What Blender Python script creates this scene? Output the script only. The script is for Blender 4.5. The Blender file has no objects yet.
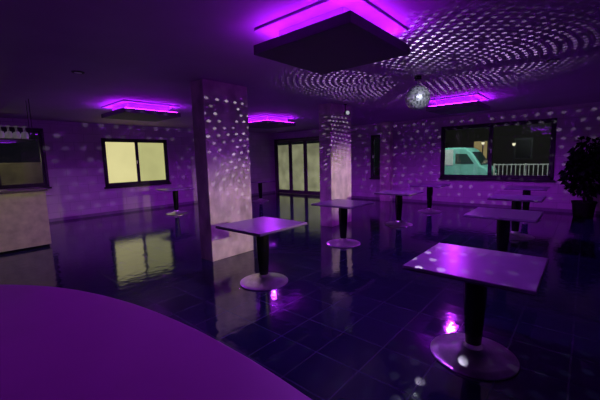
import bpy, bmesh, math, random
from mathutils import Vector, Matrix
random.seed(7)
scene = bpy.context.scene
COL = scene.collection
try:
    scene.view_settings.view_transform = 'Standard'
except Exception: pass

# ------------------------------------------------------------------ camera
H = 1.67; F = 330.0
yaw = math.radians(41.0); pitch = math.radians(7.1); roll = math.radians(1.4)
fh = Vector((math.cos(yaw), math.sin(yaw), 0)); r0 = Vector((math.sin(yaw), -math.cos(yaw), 0)); Z = Vector((0,0,1))
fw = fh*math.cos(pitch) - Z*math.sin(pitch)
up0 = Z*math.cos(pitch) + fh*math.sin(pitch)
rt = r0*math.cos(roll) - up0*math.sin(roll)
up = up0*math.cos(roll) + r0*math.sin(roll)
cam_d = bpy.data.cameras.new('camera'); cam = bpy.data.objects.new('camera', cam_d); COL.objects.link(cam)
cam_d.sensor_width = 36; cam_d.lens = F/600*36; cam_d.clip_start = 0.02; cam_d.clip_end = 200
m = Matrix((rt, up, -fw)).transposed().to_4x4(); m.translation = Vector((0,0,H)); cam.matrix_world = m
scene.camera = cam
def ray(px, py): return fw*F + rt*(px-300) - up*(py-200)
def at(px, py, h=0.0):
    d = ray(px, py); t = (h-H)/d.z; return Vector((d.x*t, d.y*t, h))
UB = 11.8; VA = 11.9; CH = 2.95
def onA(px, py): d = ray(px, py); t = VA/d.y; return d.x*t, H+d.z*t
def onB(px, py): d = ray(px, py); t = UB/d.x; return d.y*t, H+d.z*t

# ------------------------------------------------------------------ materials
def mat(name, col, rough=.5, metal=0, var=.12, scale=6, bump=0, emit=None, es=0, spec=.5, stretch=None, aniso=0):
    mt = bpy.data.materials.new(name); mt.use_nodes = True; nt = mt.node_tree; b = nt.nodes['Principled BSDF']
    tc = nt.nodes.new('ShaderNodeTexCoord'); n = nt.nodes.new('ShaderNodeTexNoise'); n.inputs['Scale'].default_value = scale; n.inputs['Detail'].default_value = 4
    if stretch:
        mp = nt.nodes.new('ShaderNodeMapping'); mp.inputs['Scale'].default_value = stretch
        nt.links.new(tc.outputs['Object'], mp.inputs['Vector']); nt.links.new(mp.outputs[0], n.inputs['Vector'])
    else: nt.links.new(tc.outputs['Object'], n.inputs['Vector'])
    rp = nt.nodes.new('ShaderNodeValToRGB')
    rp.color_ramp.elements[0].position = .3; rp.color_ramp.elements[1].position = .7
    rp.color_ramp.elements[0].color = tuple(c*(1-var) for c in col)+(1,); rp.color_ramp.elements[1].color = tuple(min(1, c*(1+var)) for c in col)+(1,)
    nt.links.new(n.outputs['Fac'], rp.inputs['Fac']); nt.links.new(rp.outputs['Color'], b.inputs['Base Color'])
    b.inputs['Roughness'].default_value = rough; b.inputs['Metallic'].default_value = metal
    b.inputs['Specular IOR Level'].default_value = spec
    if aniso:
        b.inputs['Anisotropic'].default_value = aniso
        tg = nt.nodes.new('ShaderNodeTangent'); tg.direction_type = 'RADIAL'; tg.axis = 'Z'; nt.links.new(tg.outputs[0], b.inputs['Tangent'])
    if bump:
        bp = nt.nodes.new('ShaderNodeBump'); bp.inputs['Strength'].default_value = bump; bp.inputs['Distance'].default_value = .01
        nt.links.new(n.outputs['Fac'], bp.inputs['Height']); nt.links.new(bp.outputs['Normal'], b.inputs['Normal'])
    if emit:
        b.inputs['Emission Color'].default_value = emit+(1,); b.inputs['Emission Strength'].default_value = es
    return mt
def wall_mat():
    mt = bpy.data.materials.new('wall_block_paint'); mt.use_nodes = True; nt = mt.node_tree; b = nt.nodes['Principled BSDF']
    tc = nt.nodes.new('ShaderNodeTexCoord'); sx = nt.nodes.new('ShaderNodeSeparateXYZ'); nt.links.new(tc.outputs['Object'], sx.inputs[0])
    ad = nt.nodes.new('ShaderNodeMath'); nt.links.new(sx.outputs[0], ad.inputs[0]); nt.links.new(sx.outputs[1], ad.inputs[1])
    cb = nt.nodes.new('ShaderNodeCombineXYZ'); nt.links.new(ad.outputs[0], cb.inputs[0]); nt.links.new(sx.outputs[2], cb.inputs[1])
    br = nt.nodes.new('ShaderNodeTexBrick'); nt.links.new(cb.outputs[0], br.inputs['Vector'])
    br.inputs['Scale'].default_value = 1; br.inputs['Brick Width'].default_value = .55; br.inputs['Row Height'].default_value = .26; br.inputs['Mortar Size'].default_value = .008
    br.inputs['Color1'].default_value = (.64,.54,.64,1); br.inputs['Color2'].default_value = (.55,.46,.55,1); br.inputs['Mortar'].default_value = (.47,.38,.47,1)
    nt.links.new(br.outputs['Color'], b.inputs['Base Color']); b.inputs['Roughness'].default_value = .75
    return mt
def emis(name, col, s, scale=2, var=.2):
    mt = bpy.data.materials.new(name); mt.use_nodes = True; nt = mt.node_tree; nt.nodes.clear()
    o = nt.nodes.new('ShaderNodeOutputMaterial'); e = nt.nodes.new('ShaderNodeEmission'); e.inputs['Strength'].default_value = s
    tc = nt.nodes.new('ShaderNodeTexCoord'); n = nt.nodes.new('ShaderNodeTexNoise'); n.inputs['Scale'].default_value = scale
    rp = nt.nodes.new('ShaderNodeValToRGB'); rp.color_ramp.elements[0].position = .35; rp.color_ramp.elements[1].position = .65
    rp.color_ramp.elements[0].color = tuple(c*(1-var) for c in col)+(1,); rp.color_ramp.elements[1].color = col+(1,)
    nt.links.new(tc.outputs['Object'], n.inputs['Vector']); nt.links.new(n.outputs['Fac'], rp.inputs['Fac']); nt.links.new(rp.outputs['Color'], e.inputs['Color']); nt.links.new(e.outputs[0], o.inputs[0])
    return mt
def glass_mat(name, blend=.32):
    mt = bpy.data.materials.new(name); mt.use_nodes = True; nt = mt.node_tree; nt.nodes.clear()
    o = nt.nodes.new('ShaderNodeOutputMaterial'); t = nt.nodes.new('ShaderNodeBsdfTransparent'); g = nt.nodes.new('ShaderNodeBsdfGlossy')
    t.inputs[0].default_value = (.85,.9,.88,1); g.inputs['Roughness'].default_value = .02; g.inputs[0].default_value = (.9,.9,.9,1)
    lw = nt.nodes.new('ShaderNodeLayerWeight'); lw.inputs['Blend'].default_value = blend
    mx = nt.nodes.new('ShaderNodeMixShader'); nt.links.new(lw.outputs['Fresnel'], mx.inputs[0]); nt.links.new(t.outputs[0], mx.inputs[1]); nt.links.new(g.outputs[0], mx.inputs[2]); nt.links.new(mx.outputs[0], o.inputs[0])
    return mt
def floor_mat():
    mt = bpy.data.materials.new('floor_tiles'); mt.use_nodes = True; nt = mt.node_tree; b = nt.nodes['Principled BSDF']
    b.inputs['Specular IOR Level'].default_value = .65
    tc = nt.nodes.new('ShaderNodeTexCoord'); br = nt.nodes.new('ShaderNodeTexBrick'); br.offset = 0; br.squash = 1
    br.inputs['Scale'].default_value = 1; br.inputs['Brick Width'].default_value = .42; br.inputs['Row Height'].default_value = .42; br.inputs['Mortar Size'].default_value = .006
    br.inputs['Color1'].default_value = (.010,.018,.044,1); br.inputs['Color2'].default_value = (.016,.026,.058,1); br.inputs['Mortar'].default_value = (.04,.045,.085,1)
    nt.links.new(tc.outputs['Object'], br.inputs['Vector']); nt.links.new(br.outputs['Color'], b.inputs['Base Color'])
    n = nt.nodes.new('ShaderNodeTexNoise'); n.inputs['Scale'].default_value = 2.5; nt.links.new(tc.outputs['Object'], n.inputs['Vector'])
    mr = nt.nodes.new('ShaderNodeMapRange'); mr.inputs['To Min'].default_value = .05; mr.inputs['To Max'].default_value = .12
    nt.links.new(n.outputs['Fac'], mr.inputs['Value']); nt.links.new(mr.outputs[0], b.inputs['Roughness'])
    n2 = nt.nodes.new('ShaderNodeTexNoise'); n2.inputs['Scale'].default_value = 8; n2.inputs['Detail'].default_value = 1; nt.links.new(tc.outputs['Object'], n2.inputs['Vector'])
    b2 = nt.nodes.new('ShaderNodeBump'); b2.inputs['Strength'].default_value = .4; b2.inputs['Distance'].default_value = .005; nt.links.new(n2.outputs['Fac'], b2.inputs['Height'])
    bp = nt.nodes.new('ShaderNodeBump'); bp.inputs['Strength'].default_value = .2; bp.inputs['Distance'].default_value = .003; bp.invert = True
    nt.links.new(b2.outputs[0], bp.inputs['Normal'])
    nt.links.new(br.outputs['Fac'], bp.inputs['Height']); nt.links.new(bp.outputs['Normal'], b.inputs['Normal'])
    return mt
def mirror_mat():
    mt = bpy.data.materials.new('mirror_tiles'); mt.use_nodes = True; nt = mt.node_tree; b = nt.nodes['Principled BSDF']
    g = nt.nodes.new('ShaderNodeNewGeometry'); w = nt.nodes.new('ShaderNodeTexWhiteNoise'); rp = nt.nodes.new('ShaderNodeValToRGB')
    rp.color_ramp.elements[0].color = (.10,.11,.16,1); rp.color_ramp.elements[1].color = (.95,.97,1,1)
    vm = nt.nodes.new('ShaderNodeVectorMath'); vm.operation = 'SNAP'; vm.inputs[1].default_value = (.02,.02,.02)
    nt.links.new(g.outputs['True Normal'], vm.inputs[0]); nt.links.new(vm.outputs[0], w.inputs['Vector']); nt.links.new(w.outputs['Value'], rp.inputs['Fac'])
    nt.links.new(rp.outputs['Color'], b.inputs['Base Color']); b.inputs['Metallic'].default_value = .7; b.inputs['Roughness'].default_value = .32
    return mt
M = dict(
 wall=wall_mat(),
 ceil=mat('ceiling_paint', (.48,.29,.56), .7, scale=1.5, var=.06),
 pillar=mat('pillar_plaster', (.64,.58,.53), .65, bump=.05, scale=4, var=.3, stretch=(1.2,1.2,.8)),
 dark=mat('dark_frame', (.02,.018,.024), .4), base=mat('skirting', (.26,.22,.28), .5), doorf=mat('door_frame_paint', (.12,.11,.11), .4),
 black=mat('black_lacquer', (.006,.006,.008), .25), chrome=mat('brushed_steel', (.82,.84,.84), .28, .88, var=.15, scale=14, aniso=.75),
 top=mat('table_laminate', (.26,.20,.32), .3, var=.05, scale=12), edge=mat('table_edge', (.06,.05,.08), .4),
 panel=mat('fixture_board', (.13,.10,.16), .7, var=.04), neck=mat('fixture_white_box', (.38,.30,.50), .7), led=emis('led_strip', (.44,.012,.95), 36, var=.05),
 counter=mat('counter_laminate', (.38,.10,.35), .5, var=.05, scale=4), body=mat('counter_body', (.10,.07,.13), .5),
 barf=mat('bar_front', (.60,.58,.38), .5, var=.2), bartop=mat('bar_top', (.16,.14,.14), .4),
 glass=glass_mat('window_glass'), dglass=glass_mat('door_glass', .2), lit1=emis('backlit_pane_bright', (.60,.55,.26), 1.2, scale=1.0, var=.10), lit2=emis('backlit_pane_dim', (.50,.49,.21), 1.0, scale=1.0, var=.15),
 stemglow=mat('glowing_stemware', (.65,.62,.65), .2, emit=(.6,.55,.65), es=.05), mirror=mirror_mat(),  # stemware has a faint glow put into its material
 leaf=mat('leaf_green', (.008,.012,.010), .9, var=.5, scale=9, spec=.05), bark=mat('bark', (.03,.02,.015), .8, bump=.5, scale=30), pot=mat('pot_clay', (.010,.008,.010), .9, spec=.1),
 asphalt=mat('asphalt', (.03,.03,.03), .85, bump=.3, scale=60), outwall=mat('outdoor_render', (.32,.28,.20), .8, var=.5, scale=1.3), outglow=emis('glowing_garden_wall', (.30,.27,.17), 1.2, scale=1.1, var=.45),  # wall beyond the doors emits its own glow in place of lamplight
 van=mat('van_mint_paint', (.28,.74,.64), .35), vanw=mat('van_white_paint', (.9,.98,.94), .35), tyre=mat('tyre_rubber', (.02,.02,.02), .8), vang=mat('van_glass', (.03,.07,.065), .15),
 fence=mat('fence_white_paint', (.7,.7,.65), .5), lamp=emis('street_lantern', (1,.85,.6), 1.4), led2=emis('spot_lens', (.8,.85,1), .5), soil=mat('soil', (.02,.015,.01), .9, bump=.5, scale=60),
 brick=mat('far_building_wall', (.04,.033,.028), .8, var=.3), winlit=emis('far_window_light', (.9,.65,.3), .35))

# ------------------------------------------------------------------ helpers
def box(bm, a, b, bev=0):
    x0,y0,z0 = [min(a[i],b[i]) for i in range(3)]; x1,y1,z1 = [max(a[i],b[i]) for i in range(3)]
    r = bmesh.ops.create_cube(bm, size=1); vs = r['verts']
    for v in vs: v.co = Vector(((x0+x1)/2+v.co.x*(x1-x0), (y0+y1)/2+v.co.y*(y1-y0), (z0+z1)/2+v.co.z*(z1-z0)))
    if bev:
        es = list({e for v in vs for e in v.link_edges}); bmesh.ops.bevel(bm, geom=es, offset=bev, segments=2, profile=.5, affect='EDGES')
def lathe(bm, prof, n=40, c=(0,0,0)):
    rings = []
    for r, z in prof:
        rings.append([bm.verts.new((c[0]+r*math.cos(2*math.pi*i/n), c[1]+r*math.sin(2*math.pi*i/n), c[2]+z)) for i in range(n)])
    for a, b in zip(rings, rings[1:]):
        for i in range(n): bm.faces.new((a[i], a[(i+1)%n], b[(i+1)%n], b[i]))
    bm.faces.new(rings[0][::-1]); bm.faces.new(rings[-1])
def tube(bm, p, q, r0_, r1_=None, n=10):
    p = Vector(p); q = Vector(q); r1_ = r0_ if r1_ is None else r1_; d = (q-p).normalized()
    a = d.orthogonal().normalized(); b = d.cross(a)
    A = [bm.verts.new(p+(a*math.cos(t)+b*math.sin(t))*r0_) for t in [2*math.pi*i/n for i in range(n)]]
    B = [bm.verts.new(q+(a*math.cos(t)+b*math.sin(t))*r1_) for t in [2*math.pi*i/n for i in range(n)]]
    for i in range(n): bm.faces.new((A[i], A[(i+1)%n], B[(i+1)%n], B[i]))
    bm.faces.new(A[::-1]); bm.faces.new(B)
def prism(bm, pts, z0, z1):
    A = [bm.verts.new((x,y,z0)) for x,y in pts]; B = [bm.verts.new((x,y,z1)) for x,y in pts]; n = len(pts)
    for i in range(n): bm.faces.new((A[i], A[(i+1)%n], B[(i+1)%n], B[i]))
    bm.faces.new(A[::-1]); bm.faces.new(B)
def obj(name, bm, m_, parent=None, smooth=False, loc=None):
    bmesh.ops.recalc_face_normals(bm, faces=bm.faces)
    me = bpy.data.meshes.new(name); bm.to_mesh(me); bm.free(); me.materials.append(m_)
    if smooth:
        for p in me.polygons: p.use_smooth = True
        try: me.set_sharp_from_angle(angle=math.radians(35))
        except Exception: pass
    o = bpy.data.objects.new(name, me); COL.objects.link(o)
    if parent: o.parent = parent
    if loc is not None: o.location = loc
    return o
def NB(): return bmesh.new()
def tag(o, label, cat, group=None):
    o['label'] = label; o['category'] = cat
    if group: o['group'] = group
    return o
def thing(name, label, cat, loc=(0,0,0), group=None, rz=0):
    o = bpy.data.objects.new(name, None); COL.objects.link(o); o.location = loc; o.rotation_euler = (0,0,rz); o.empty_display_size = .1
    return tag(o, label, cat, group)
def struct(name, bm, m_, parent=None):
    o = obj(name, bm, m_, parent)
    if parent is None: o['kind'] = 'structure'
    return o
def copy_tree(o, parent=None):
    c = o.copy(); COL.objects.link(c); c.parent = parent
    for ch in list(o.children): copy_tree(ch, c)
    return c

# ------------------------------------------------------------------ shell
U0, V0 = -4.0, -3.5
bm = NB(); box(bm, (U0-.2,V0-.2,-.1), (UB+.2,VA+.2,0)); struct('floor', bm, floor_mat())
bm = NB(); box(bm, (U0-.2,V0-.2,CH), (UB+.2,VA+.2,CH+.15)); struct('ceiling', bm, M['ceil'])
def wall(name, axis, pos, s0, s1, openings):
    bm = NB()
    def bb(a, b, z0, z1):
        if b-a < 1e-4 or z1-z0 < 1e-4: return
        if axis == 'A': box(bm, (a, pos, z0), (b, pos+.2, z1))
        else: box(bm, (pos, a, z0), (pos+.2, b, z1))
    cur = s0
    for a, b, z0, z1 in sorted(openings):
        bb(cur, a, 0, CH); bb(a, b, 0, z0); bb(a, b, z1, CH); cur = b
    bb(cur, s1, 0, CH); return struct(name, bm, M['wall'])
wl = (onA(103,162)[0], onA(168,162)[0], onA(135,185)[1], onA(135,139)[1])
wbar = (-1.6, onA(47,165)[0], onA(30,188)[1], onA(30,128)[1])
wr = (onB(555,152)[0], onB(441,152)[0], onB(498,179)[1], onB(498,122.5)[1])
wn = (onB(382,157)[0], onB(371,157)[0], onB(376,178)[1], onB(376,135)[1])
dr = (onB(323,158)[0], VA-.05, 0, onB(322,136)[1])
wall('wall_back', 'A', VA, U0, UB+.2, [wl, wbar])
wall('wall_right', 'B', UB, V0, VA, [wr, wn, dr])
bm = NB(); box(bm, (U0-.2,V0-.2,0), (U0,VA+.2,CH)); struct('wall_left', bm, M['wall'])
bm = NB(); box(bm, (U0,V0-.2,0), (UB+.2,V0,CH)); struct('wall_front', bm, M['wall'])
bm = NB(); box(bm, (U0,VA-.015,0), (UB-.02,VA,.09)); struct('baseboard_back', bm, M['base'])
bm = NB(); box(bm, (UB-.015,V0,0), (UB,dr[0]-.02,.09)); struct('baseboard_right', bm, M['base'])

def window(name, axis, pos, o, mull, panes, fw_=.07):
    a, b, z0, z1 = o
    def B(bm, s0, s1, y0, y1, za, zb):
        if axis == 'A': box(bm, (s0,pos+y0,za), (s1,pos+y1,zb), .004)
        else: box(bm, (pos+y0,s0,za), (pos+y1,s1,zb), .004)
    bm = NB()
    B(bm, a, b, -.03, .1, z0, z0+fw_); B(bm, a, b, -.03, .1, z1-fw_, z1); B(bm, a, a+fw_, -.03, .1, z0, z1); B(bm, b-fw_, b, -.03, .1, z0, z1)
    fr = struct(name, bm, M['dark'])
    xs = [a+fw_] + mull + [b-fw_]
    for i in range(len(xs)-1):
        s0, s1 = xs[i]+.002, xs[i+1]-.002; q = .05
        bm = NB(); B(bm, s0, s1, 0, .06, z0+fw_, z0+fw_+q); B(bm, s0, s1, 0, .06, z1-fw_-q, z1-fw_); B(bm, s0, s0+q, 0, .06, z0+fw_, z1-fw_); B(bm, s1-q, s1, 0, .06, z0+fw_, z1-fw_)
        sa = obj('sash', bm, M['dark'], fr)
        bm = NB()
        if axis == 'A': box(bm, (s0+q,pos+.025,z0+fw_+q), (s1-q,pos+.033,z1-fw_-q))
        else: box(bm, (pos+.025,s0+q,z0+fw_+q), (pos+.033,s1-q,z1-fw_-q))
        obj('pane', bm, panes[i], sa)
    bm = NB(); hs = xs[1]-.03 if len(xs) > 2 else b-fw_-.03; zc = (z0+z1)/2
    B(bm, hs-.012, hs+.012, -.045, .0, zc-.06, zc+.06); obj('window_handle', bm, M['chrome'], fr)
    bm = NB(); B(bm, a-.04, b+.04, -.07, -.001, z0-.05, z0-.001); obj('window_sill', bm, M['dark'], fr)
    return fr
window('window_1', 'A', VA, wl, [wl[0]+(wl[1]-wl[0])*.5], [M['lit1'], M['lit2']])
window('window_2', 'A', VA, wbar, [.3, 1.4], [M['glass']]*3)
window('window_3', 'B', UB, wr, [wr[0]+(wr[1]-wr[0])*.52], [M['glass']]*2)
window('window_4', 'B', UB, wn, [], [M['glass']])
# glazed door
a, b, z0, z1 = dr
bm = NB(); box(bm, (UB-.02,a,0), (UB+.12,a+.10,z1)); box(bm, (UB-.02,b-.10,0), (UB+.12,b,z1)); box(bm, (UB-.02,a+.10,z1-.08), (UB+.12,b-.10,z1))
door = struct('door_1', bm, M['doorf'])
n = 3; w = (b-a-.20)/n
for i in range(n):
    s0 = a+.10+i*w+.003; s1 = s0+w-.006; q = .09
    bm = NB(); box(bm, (UB,s0,.005), (UB+.05,s0+q,z1-.085)); box(bm, (UB,s1-q,.005), (UB+.05,s1,z1-.085)); box(bm, (UB,s0+q,.005), (UB+.05,s1-q,.16)); box(bm, (UB,s0+q,z1-.18), (UB+.05,s1-q,z1-.085))
    lf = obj('door_leaf', bm, M['doorf'], door)
    bm = NB(); box(bm, (UB+.02,s0+q,.16), (UB+.03,s1-q,z1-.18)); obj('pane', bm, M['dglass'], lf)
    bm = NB(); box(bm, (UB-.05,s0+.03,1.0), (UB-.035,s0+.055,1.25), .004); box(bm, (UB-.04,s0+.035,1.02), (UB,s0+.05,1.04)); box(bm, (UB-.04,s0+.035,1.21), (UB,s0+.05,1.23)); obj('door_handle', bm, M['chrome'], lf)

# pillars
def pillar(name, a, b, c, d):
    bm = NB(); box(bm, (a,b,0), (c,d,CH), .008); return struct(name, bm, M['pillar'])
e1 = at(213,262)
pu, pv = e1.x, e1.y
pillar('pillar_1', pu, pv, pu+.9, pv+.35)
d = ray(331,160); pu2 = d.x/d.y*pv
pillar('pillar_2', pu2, pv, pu2+.9, pv+.35)
v1 = onB(393,160)[0]; v2 = onB(383,160)[0]
bm = NB(); box(bm, (UB-.25,v1,0), (UB-.001,v2,CH), .006); struct('pillar_3', bm, M['pillar'])

# ------------------------------------------------------------------ ceiling fixtures
def spot(loc, tgt, e, col, ang, r=.02, blend=.3):
    L = bpy.data.lights.new('lamp', 'SPOT'); L.energy = e; L.color = col; L.spot_size = math.radians(ang); L.spot_blend = blend; L.shadow_soft_size = r
    o = bpy.data.objects.new('lamp', L); COL.objects.link(o); o.location = loc
    o.rotation_euler = (Vector(tgt)-Vector(loc)).to_track_quat('-Z','Y').to_euler(); return o
def fixture(u, v, s, label, fill, grp='glowing ceiling panels', g=.025):
    t = thing('ceiling_light', label, 'ceiling light', (u,v,CH), grp); h = s/2
    bm = NB(); box(bm, (-h,-h,-.25), (h,h,-.16), .004); obj('panel', bm, M['panel'], t)
    k = h-.18
    bm = NB(); box(bm, (-k,-k,-.16), (k,k,-.025)); obj('mounting_box', bm, M['neck'], t)
    bm = NB(); box(bm, (-h+.01,-h+.01,-.025), (h-.01,h-.01,-.0005), .003); obj('upper_tier', bm, M['neck'], t)
    for sx, sy in ((1,0),(-1,0),(0,1),(0,-1)):
        bm = NB(); e = h-.05
        if sx: box(bm, (sx*(h-.08),-e,-.159), (sx*(h-.05),e,-.149))
        else: box(bm, (-h+.085,sy*(h-.08),-.159), (h-.085,sy*(h-.05),-.149))
        obj('led_strip', bm, M['led'], t)
    spot((u,v,CH-.29), (u,v,0), fill, (.43,g,.9), 172, .03, .5)  # added downward fill below the dark board, which has no source there
    return t
fixture(2.86, 2.0, 1.12, 'largest square drop panel with purple glow, overhead in the foreground', 135, g=.07)
fixture(3.5, 7.8, 1.25, 'square drop panel with purple glow above the pair of lit window panes', 165)
fixture(7.3, 7.6, 1.25, 'square drop panel with purple glow between the two pillars', 170)
fixture(8.4, 2.35, 1.1, 'square drop panel with purple glow behind the mirror ball', 210)
fixture(-1.3, 1.6, 1.28, 'square drop panel with purple glow above the curved counter', 6)

# ------------------------------------------------------------------ tables
TH = .81
def make_table():
    t = thing('bar_table', '', 'table'); q = .437
    bm = NB(); box(bm, (-q,-q,TH-.028), (q,q,TH), .006); tp = obj('tabletop', bm, M['top'], t)
    q += .003
    bm = NB(); box(bm, (-q,-q,TH-.034), (q,q,TH-.022), .003); obj('edge_band', bm, M['edge'], tp)
    bm = NB(); box(bm, (-.18,-.18,TH-.050), (.18,.18,TH-.034), .004); obj('mounting_plate', bm, M['black'], t)
    bm = NB(); lathe(bm, [(.060,.115),(.064,.17),(.074,.32),(.084,.48),(.088,.62),(.084,.73),(.084,TH-.05)]); obj('stem', bm, M['black'], t, True)
    bm = NB(); lathe(bm, [(.055,.08),(.075,.082),(.072,.10),(.062,.115)]); obj('collar', bm, M['chrome'], t, True)
    bm = NB(); lathe(bm, [(.325,0),(.33,.004),(.330,.014),(.322,.020),(.26,.030),(.18,.046),(.12,.065),(.085,.084)], 56); obj('base', bm, M['chrome'], t, True)
    return t
tabs = [
 ((476.6,261.5), 'nearest square high table, at the right, on a broad round steel base'),
 ((262,224), 'square table standing alone in front of the wide near pillar'),
 ((343,202.7), 'square table just in front of the second, slimmer-looking pillar'),
 ((399,192), 'square table between the second pillar and the wall pilaster'),
 ((430,184.8), 'farthest square table, left of the window with the van'),
 ((504,213), 'square table directly behind the nearest table, lowest of the row under the van window'),
 ((517,197), 'second square table behind the nearest one, middle of the row under the van window'),
 ((527,187.5), 'square table farthest back in the row closest to the van window'),
 ((175,188.8), 'square table beside the pair of lit window panes'),
 ((260,181.3), 'distant square table beside the glazed doors, behind the near pillar'),
]
tb = make_table()
for i, ((px, py), lab) in enumerate(tabs):
    o = tb if i == 0 else copy_tree(tb)
    p = at(px, py, TH); o.location = (min(p.x, UB-.6), min(p.y, VA-.6), 0); o['label'] = lab; o['group'] = 'square pedestal tables'

# ------------------------------------------------------------------ near curved counter
CT = 1.05
pts = [at(x, y, CT) for x, y in ((-160,296),(-70,287),(0,284),(60,287),(120,299),(180,321),(242,353),(306,394),(345,425))]
pts = [(p.x, p.y) for p in pts]
c_ = [fh*.25+r0*.24, fh*-.15+r0*.27, fh*-.6+r0*.05, fh*-.8-r0*.5, fh*-.6-r0*2.2]
pts += [(p.x,p.y) for p in c_]
def smooth_poly(P, n=8):
    out = []; L = len(P)
    for i in range(L):
        p0,p1,p2,p3 = [Vector(P[(i+k)%L]) for k in (-1,0,1,2)]
        for j in range(n):
            t = j/n; q = .5*((2*p1)+(-p0+p2)*t+(2*p0-5*p1+4*p2-p3)*t*t+(-p0+3*p1-3*p2+p3)*t*t*t); out.append((q.x,q.y))
    return out
sp = smooth_poly(pts)
cx = sum(p[0] for p in sp)/len(sp); cy = sum(p[1] for p in sp)/len(sp)
ct = thing('counter', 'curved purple-lit counter top filling the lower left foreground', 'counter', (cx,cy,0))
loc = [(x-cx,y-cy) for x,y in sp]
bm = NB(); prism(bm, loc, CT-.045, CT); o = obj('countertop', bm, M['counter'], ct)
bv = o.modifiers.new('bevel', 'BEVEL'); bv.width = .008; bv.segments = 2; bv.limit_method = 'ANGLE'
bm = NB(); prism(bm, [(x*.9,y*.9) for x,y in loc], .08, CT-.045); obj('body', bm, M['body'], ct)
bm = NB(); prism(bm, [(x*.86,y*.86) for x,y in loc], 0, .08); obj('plinth', bm, M['black'], ct)

# ------------------------------------------------------------------ far bar counter
br_ = at(52,246); bx1 = br_.x; by0 = br_.y
hw = 1.5; hd = .35
t = thing('bar_counter', 'pale-fronted bar counter under the window at the far left', 'counter', (bx1-hw,by0+hd,0))
bm = NB(); box(bm, (-hw,-hd,.05), (hw,hd,1.16), .005); obj('body', bm, M['barf'], t)
bm = NB(); box(bm, (-hw+.03,-hd+.04,0), (hw-.03,hd,.05)); obj('plinth', bm, M['black'], t)
bm = NB(); box(bm, (-hw-.02,-hd-.04,1.16), (hw+.03,hd,1.20), .006); obj('countertop', bm, M['bartop'], t)
# hanging shelf with upturned stemware over the bar
gp = []
for px in (2, 10, 18, 26):
    d = ray(px, 139); tt = by0/d.y; gp.append((d.x*tt, by0)); gz = H+d.z*tt
gcx = sum(p[0] for p in gp)/4; gl = gp[-1][0]-gp[0][0]
t = thing('glass_shelf', 'thin dark hanging shelf of upturned stemware above the far left bar', 'shelf', (gcx,by0+.07,CH))
rz_ = gz-CH
for k in (-1,1):
    for y in (-.12,.12):
        bm = NB(); tube(bm, (k*(gl*.5+.105),y,rz_-.006), (k*(gl*.5+.105),y,-.001), .006); obj('hanger_rod', bm, M['dark'], t)
bm = NB(); box(bm, (-gl*.5-.12,-.14,rz_-.012), (gl*.5+.12,.14,rz_), .002); obj('shelf_board', bm, M['dark'], t)
gt = None
for (x, y) in gp:
    for row in (0, 1):
        if gt is None:
            gt = thing('wine_glass', 'wine glass stored upside down on the hanging shelf above the far left bar', 'glass', (0,0,0), 'stemware on the hanging shelf')
            bm = NB(); lathe(bm, [(.004,.235),(.042,.235),(.042,.24),(.006,.247)], 24); obj('foot', bm, M['stemglow'], gt, True)
            bm = NB(); lathe(bm, [(.005,.145),(.005,.236)], 12); obj('stem', bm, M['stemglow'], gt, True)
            bm = NB(); lathe(bm, [(.040,.0),(.054,.055),(.052,.09),(.035,.13),(.006,.145)], 28); obj('bowl', bm, M['stemglow'], gt, True)
            g_ = gt
        else: g_ = copy_tree(gt)
        g_.location = (x, by0+.07-.065+row*.13, gz+.0005)

# ------------------------------------------------------------------ mirror ball
p = at(418,76,CH); BX, BY = p.x, p.y; d = ray(418,98); tt = math.hypot(BX,BY)/math.hypot(d.x,d.y); BZ = H+d.z*tt; BR = .195
t = thing('mirror_ball', 'mirrored disco ball hanging from the ceiling on a short rod', 'disco ball', (BX,BY,CH))
bm = NB(); bmesh.ops.create_uvsphere(bm, u_segments=44, v_segments=24, radius=BR, matrix=Matrix.Translation((0,0,BZ-CH)))
obj('ball', bm, M['mirror'], t)
bm = NB(); tube(bm, (0,0,BZ-CH+BR-.005), (0,0,-.05), .006); lathe(bm, [(.03,BZ-CH+BR-.006),(.03,BZ-CH+BR+.02),(.012,BZ-CH+BR+.03)], 16); obj('hanging_rod', bm, M['chrome'], t)
bm = NB(); lathe(bm, [(.05,-.06),(.055,-.055),(.055,-.001)], 24); obj('motor', bm, M['black'], t)

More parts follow.
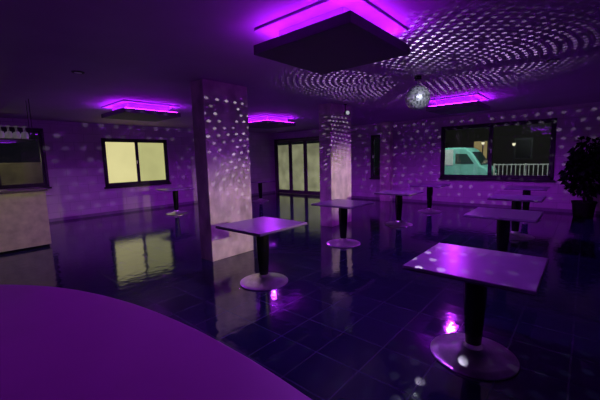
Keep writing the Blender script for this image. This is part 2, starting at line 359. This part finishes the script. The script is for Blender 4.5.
def dot_light(i, ang, energy, scale_, col):
    L = bpy.data.lights.new('mirror_ball_sparkle', 'POINT'); L.energy = energy; L.shadow_soft_size = 0.0; L.color = col; L.use_nodes = True
    nt = L.node_tree; em = nt.nodes['Emission']
    def ma(op, a, b=None, c=None):
        n = nt.nodes.new('ShaderNodeMath'); n.operation = op
        for k, x in enumerate((a,b,c)):
            if x is None: continue
            if isinstance(x, (int,float)): n.inputs[k].default_value = x
            else: nt.links.new(x, n.inputs[k])
        return n.outputs[0]
    def rng(v, a, b, c, d):
        mr = nt.nodes.new('ShaderNodeMapRange'); nt.links.new(v, mr.inputs['Value'])
        for k, x in zip(('From Min','From Max','To Min','To Max'), (a,b,c,d)): mr.inputs[k].default_value = x
        return mr.outputs[0]
    tc = nt.nodes.new('ShaderNodeTexCoord'); sx = nt.nodes.new('ShaderNodeSeparateXYZ'); nt.links.new(tc.outputs['Normal'], sx.inputs[0])
    X, Y, Zz = sx.outputs
    hor = ma('SQRT', ma('ADD', ma('MULTIPLY', X, X), ma('MULTIPLY', Y, Y)))
    ph = ma('ADD', ma('DIVIDE', ma('ARCTAN2', Y, X), 6.2832), .5)
    def cells(tk, Mc, rad, keep, seed, dim):
        row = ma('FLOOR', tk); ft = ma('SUBTRACT', ma('SUBTRACT', tk, row), .5)
        pp = ma('ADD', ma('MULTIPLY', ph, Mc(row)), ma('MULTIPLY', row, .37))
        c = ma('FLOOR', pp); fp = ma('SUBTRACT', ma('SUBTRACT', pp, c), .5)
        dd = ma('SQRT', ma('ADD', ma('MULTIPLY', ft, ft), ma('MULTIPLY', fp, fp)))
        cl = nt.nodes.new('ShaderNodeClamp'); nt.links.new(ma('MULTIPLY', ma('SUBTRACT', rad, dd), 12), cl.inputs[0])
        cb = nt.nodes.new('ShaderNodeCombineXYZ'); nt.links.new(row, cb.inputs[0]); nt.links.new(c, cb.inputs[1]); cb.inputs[2].default_value = seed
        wn_ = nt.nodes.new('ShaderNodeTexWhiteNoise'); nt.links.new(cb.outputs[0], wn_.inputs['Vector'])
        v = wn_.outputs['Value']
        return ma('MULTIPLY', cl.outputs[0], ma('MULTIPLY', ma('GREATER_THAN', v, keep), ma('ADD', ma('MULTIPLY', v, 1-dim), dim)))
    # walls, pillars and floor: rows by polar angle
    K = 27.0
    A_ = cells(ma('MULTIPLY', ma('ARCCOSINE', Zz), K), lambda row: ma('MAXIMUM', ma('FLOOR', ma('MULTIPLY', ma('SINE', ma('DIVIDE', ma('ADD', row, .5), K)), K*6.2832*.8)), 3), .23, .15, i, .25)
    A_ = ma('MULTIPLY', ma('MULTIPLY', A_, rng(Zz, -.78, -.5, .12, .62)), ma('LESS_THAN', Zz, .05))
    bn = math.hypot(BX, BY)
    toc = ma('DIVIDE', ma('ADD', ma('MULTIPLY', X, -BX/bn), ma('MULTIPLY', Y, -BY/bn)), ma('MAXIMUM', hor, .001))
    blk = ma('MULTIPLY', ma('GREATER_THAN', toc, .93), ma('MULTIPLY', ma('LESS_THAN', Zz, -.2), ma('GREATER_THAN', Zz, -.45)))
    A_ = ma('MULTIPLY', A_, ma('SUBTRACT', 1, blk))
    # ceiling: evenly spaced rings
    K3 = 4.0
    rho = ma('DIVIDE', hor, ma('MAXIMUM', Zz, .02))
    B_ = cells(ma('MULTIPLY', rho, K3), lambda row: ma('MAXIMUM', ma('FLOOR', ma('MULTIPLY', ma('ADD', row, .5), 6.2832*.8)), 3), .25, .05, i+5, .4)
    fac = ma('MINIMUM', ma('POWER', ma('DIVIDE', rho, 3.3), 3), 1.6)
    B_ = ma('MULTIPLY', ma('MULTIPLY', ma('MULTIPLY', B_, fac), rng(rho, 2.8, 6.0, 1, 0)), ma('GREATER_THAN', Zz, .1))
    al = ma('DIVIDE', ma('ADD', ma('MULTIPLY', X, math.cos(ang)), ma('MULTIPLY', Y, math.sin(ang))), ma('MAXIMUM', hor, .001))
    st = ma('MULTIPLY', ma('MULTIPLY', ma('ADD', A_, B_), ma('GREATER_THAN', al, .5)), scale_)
    nt.links.new(st, em.inputs['Strength'])
    o = bpy.data.objects.new('mirror_ball_sparkle', L); COL.objects.link(o)
    o.location = (BX+math.cos(ang)*(BR+.012), BY+math.sin(ang)*(BR+.012), BZ-.05)
for i in range(3): dot_light(i, math.radians(100+120*i), 9000, .049, (.80,.70,1))

# pin spot on pillar 2 aimed at ball
sp_ = Vector((pu2+.45, pv-.12, 2.74))
t = thing('pin_spot', 'small black spotlight hanging at the top of the second pillar', 'spotlight', (sp_.x,sp_.y,CH))
dv = (Vector((BX,BY,BZ))-sp_).normalized()
bm = NB(); tube(bm, (0,0,-.21), Vector((0,0,-.21))+dv*.13, .045, .055, 20); obj('lamp_head', bm, M['black'], t)
bm = NB(); tube(bm, Vector((0,0,-.21))+dv*.1305, Vector((0,0,-.21))+dv*.133, .045, .045, 20); obj('lens', bm, M['led2'], t)
bm = NB(); tube(bm, (0,0,-.2), (0,0,-.001), .012); lathe(bm, [(.04,-.02),(.04,-.001)], 16); obj('bracket', bm, M['black'], t)
spot((2.2,-.6,2.6), (BX,BY,BZ), 800, (.85,.90,1), 5.2, 0)  # added unseen lamp lights the ball, apart from the pin spot
def point(loc, e, col, r=0):
    L = bpy.data.lights.new('lamp', 'POINT'); L.energy = e; L.color = col; L.shadow_soft_size = r
    o = bpy.data.objects.new('lamp', L); COL.objects.link(o); o.location = loc; return o
# added warm fill spots, unseen, brightening pillars and far bar
spot((3.4,-3.2,2.2), (pu+.5,pv,.5), 750, (1,.82,.46), 20, 0, 1)
spot((7.6,-3.2,2.2), (pu2+.5,pv,1.1), 1100, (1,.86,.46), 15, 0, 1)
spot((-.2,5.0,2.7), (bx1-.9,by0,.5), 85, (1,.92,.42), 60, 0, .8)

# ceiling downlights
for px, py, lab in ((553,60,'small round dark downlight in the ceiling at upper right'),(78,72,'small round dark downlight in the ceiling at upper left')):
    p = at(px, py, CH); t = thing('downlight', lab, 'downlight', p, 'unlit ceiling downlights')
    bm = NB(); lathe(bm, [(.05,-.012),(.075,-.012),(.08,-.004),(.08,-.0005)], 28); obj('trim_ring', bm, M['dark'], t, True)
    bm = NB(); lathe(bm, [(.048,-.014),(.048,-.0125)], 28); obj('lens', bm, M['chrome'], t)

# ------------------------------------------------------------------ plant
def leafy(bm, n, c, rx, ry, rz, s, rs):
    for _ in range(n):
        while True:
            v = Vector((rs.uniform(-1,1), rs.uniform(-1,1), rs.uniform(-1,1)))
            if .25 < v.length < 1: break
        p = Vector((c[0]+v.x*rx, c[1]+v.y*ry, c[2]+v.z*rz)); d = Vector((v.x+rs.uniform(-.6,.6), v.y+rs.uniform(-.6,.6), rs.uniform(-.8,.4))).normalized()
        a = d.orthogonal().normalized(); a = Matrix.Rotation(rs.uniform(0,6.28), 3, d) @ a; l = s*rs.uniform(.7,1.3); w = l*.3
        q = [p, p+d*l*.45+a*w, p+d*l-Vector((0,0,l*.15)), p+d*l*.45-a*w]
        bm.faces.new([bm.verts.new(x) for x in q])
pp_ = at(583,214); pp_.x = min(pp_.x, UB-.75)
t = thing('potted_plant', 'tall dark leafy indoor plant in a pot right of the van window', 'plant', (pp_.x,pp_.y,0))
bm = NB(); lathe(bm, [(.17,0),(.20,.01),(.24,.36),(.26,.38),(.26,.42),(.23,.42),(.22,.38)], 32); obj('pot', bm, M['pot'], t, True)
bm = NB(); lathe(bm, [(.215,.381),(.2,.392)], 24); obj('soil', bm, M['soil'], t)
bm = NB(); tube(bm, (0,0,.39), (.03,.02,1.0), .03, .022); tube(bm, (.03,.02,1.0), (-.02,.03,1.7), .022, .012); tube(bm, (.03,.02,.9), (.2,-.1,1.4), .015, .008); tube(bm, (.03,.02,1.0), (-.2,.12,1.5), .015, .008); obj('trunk', bm, M['bark'], t)
bm = NB(); rs = random.Random(5); leafy(bm, 700, (0,0,1.15), .42, .42, .6, .16, rs); leafy(bm, 220, (.05,0,1.65), .25, .25, .4, .16, rs); obj('foliage', bm, M['leaf'], t)

# ------------------------------------------------------------------ outdoors
bm = NB(); box(bm, (UB+.2,-20,-.3), (50,40,-.15)); box(bm, (-20,VA+.2,-.3), (UB+.2,40,-.15)); g = struct('ground', bm, M['asphalt'])
G = -.15
# van
v_end = ray(490,165); vy = v_end.y/v_end.x*16.4
t = thing('van', 'pale mint van parked outside the right-hand window', 'van', (17.2, vy+2.3, G))
L2 = 2.3; prof = [(-L2,.35),(-L2+.02,1.05),(-L2+.10,1.2),(-L2+.35,1.35),(-L2+.75,1.95),(-L2+1.0,2.15),(L2-.15,2.2),(L2,2.05),(L2,.35)]
def van_prism(bm, pr, x0, x1):
    A = [bm.verts.new((x0,y,z)) for y,z in pr]; B = [bm.verts.new((x1,y,z)) for y,z in pr]; n = len(pr)
    for i in range(n): bm.faces.new((A[i],A[(i+1)%n],B[(i+1)%n],B[i]))
    bm.faces.new(A); bm.faces.new(B[::-1])
bm = NB(); van_prism(bm, prof, -.9, .9); o = obj('body', bm, M['van'], t); bv = o.modifiers.new('bevel','BEVEL'); bv.width = .08; bv.segments = 3
bm = NB(); box(bm, (-.915,-L2+1.5,1.35), (-.905,L2-.1,2.08), .003); obj('side_panel', bm, M['vanw'], t)
bm = NB(); van_prism(bm, [(-L2+.62,1.42),(-L2+.92,1.86),(-L2+1.4,1.88),(-L2+1.4,1.42)], -.915, -.905); obj('side_window', bm, M['vang'], t)
bm = NB(); van_prism(bm, [(-L2+.35,1.385),(-L2+.34,1.40),(-L2+.72,1.95),(-L2+.74,1.92)], -.78, .78); obj('windscreen', bm, M['vang'], t)
bm = NB(); box(bm, (-.92,-L2-.04,.35), (.92,-L2+.15,.6), .02); obj('bumper', bm, M['tyre'], t)
for s in (-1, 1):
    bm = NB(); box(bm, (s*.65-.14,-L2-.015,.75), (s*.65+.14,-L2+.08,.93), .02); obj('headlamp', bm, M['vanw'], t)
    for y in (-L2+.85, L2-.85):
        bm = NB(); tube(bm, (s*.74,y,.335), (s*.95,y,.335), .33, .33, 28); wv = obj('wheel', bm, M['tyre'], t)
        bm = NB(); tube(bm, (s*.951,y,.335), (s*.962,y,.335), .19, .17, 20); obj('hubcap', bm, M['chrome'], wv)
# fence
fx = 16.0
ya = ray(494,165); yb = ray(600,165); fy1 = ya.y/ya.x*fx; fy0 = yb.y/yb.x*fx
t = thing('railing_fence', 'pale upright railing fence outside the right-hand window', 'fence', (fx,(fy0+fy1)/2,G)); hl = (fy1-fy0)/2
bm = NB(); y = -hl
while y < hl: box(bm, (-.01,y-.014,.1), (.01,y+.014,1.36)); y += .15
obj('pickets', bm, M['fence'], t)
for z in (.25, 1.38):
    bm = NB(); box(bm, (-.015,-hl,z-.02), (.04,hl,z+.02)); obj('rail', bm, M['fence'], t)
for k in range(4):
    y = -hl+k*2*hl/3; bm = NB(); box(bm, (.04,y-.03,0), (.10,y+.03,1.42), .005); obj('post', bm, M['fence'], t)
# tree outside
for k, (x, y, h) in enumerate(((23,-2.2,4.0),)):
    t = thing('tree', 'dark tree outside toward the right end of the van window', 'tree', (x,y,G))
    bm = NB(); tube(bm, (0,0,0), (.1,0,h*.6), .14, .07); obj('trunk', bm, M['bark'], t)
    bm = NB(); leafy(bm, 900, (0,0,h*.65), 1.7, 1.7, h*.35, .45, rs); obj('foliage', bm, M['leaf'], t)
# dim building behind the van
t = thing('building', 'dim building behind the van and railing outside', 'building', (30,5,G))
bm = NB(); box(bm, (-2,-9,0), (2,6,4.2)); obj('wall', bm, M['brick'], t)
bm = NB(); box(bm, (-2.3,-9.3,4.2), (2.3,6.3,4.45)); obj('roof', bm, M['dark'], t)
for k, y in enumerate((-7.5,-4.8,-2.1,.6,3.3)):
    bm = NB(); box(bm, (-2.06,y,1.4), (-2.001,y+1.1,2.9)); f = obj('window', bm, M['dark'], t)
    bm = NB(); box(bm, (-2.08,y+.1,1.5), (-2.061,y+1.0,2.8)); obj('pane', bm, M['winlit'] if k in (1,3) else M['black'], f)
# street lamps seen through the van window
for k, (px, py, X) in enumerate(((483,143,21.5),(514,144,22))):
    d = ray(px, py); tt = X/d.x; p = Vector((X, d.y*tt, H+d.z*tt))
    t = thing('street_lamp', ['small lit street lamp above the van outside','small lit street lamp above the railing outside'][k], 'street lamp', (p.x,p.y,G))
    bm = NB(); tube(bm, (0,0,0), (0,0,p.z-G-.10), .04, .03); obj('pole', bm, M['dark'], t)
    bm = NB(); lathe(bm, [(.04,p.z-G-.10),(.08,p.z-G-.02),(.08,p.z-G+.05)], 16); obj('lantern', bm, M['lamp'], t)
    bm = NB(); lathe(bm, [(.12,p.z-G+.05),(.04,p.z-G+.12)], 16); obj('cap', bm, M['dark'], t)
# outdoor walls seen through door and bar window
bm = NB(); box(bm, (14.5,9,G), (14.75,17.5,2.4)); box(bm, (14.4,8.95,2.4), (14.85,17.55,2.5)); tag(obj('garden_wall', bm, M['outglow']), 'sandy self-glowing outdoor wall seen through the glazed doors', 'wall')
bm = NB(); box(bm, (-4,15.5,G), (4,15.75,1.7)); box(bm, (-4.05,15.4,1.7), (4.05,15.85,1.78)); tag(obj('garden_wall', bm, M['outwall']), 'low outdoor wall seen through the window behind the bar', 'wall')
point((1.5,14.3,1.9), 14, (1,.85,.55)); point((14.0,2.9,6.0), 1050, (.90,1,.93))

# ------------------------------------------------------------------ world
w = bpy.data.worlds.new('night'); scene.world = w; w.use_nodes = True
w.node_tree.nodes['Background'].inputs[0].default_value = (.012,.012,.02,1); w.node_tree.nodes['Background'].inputs[1].default_value = .3
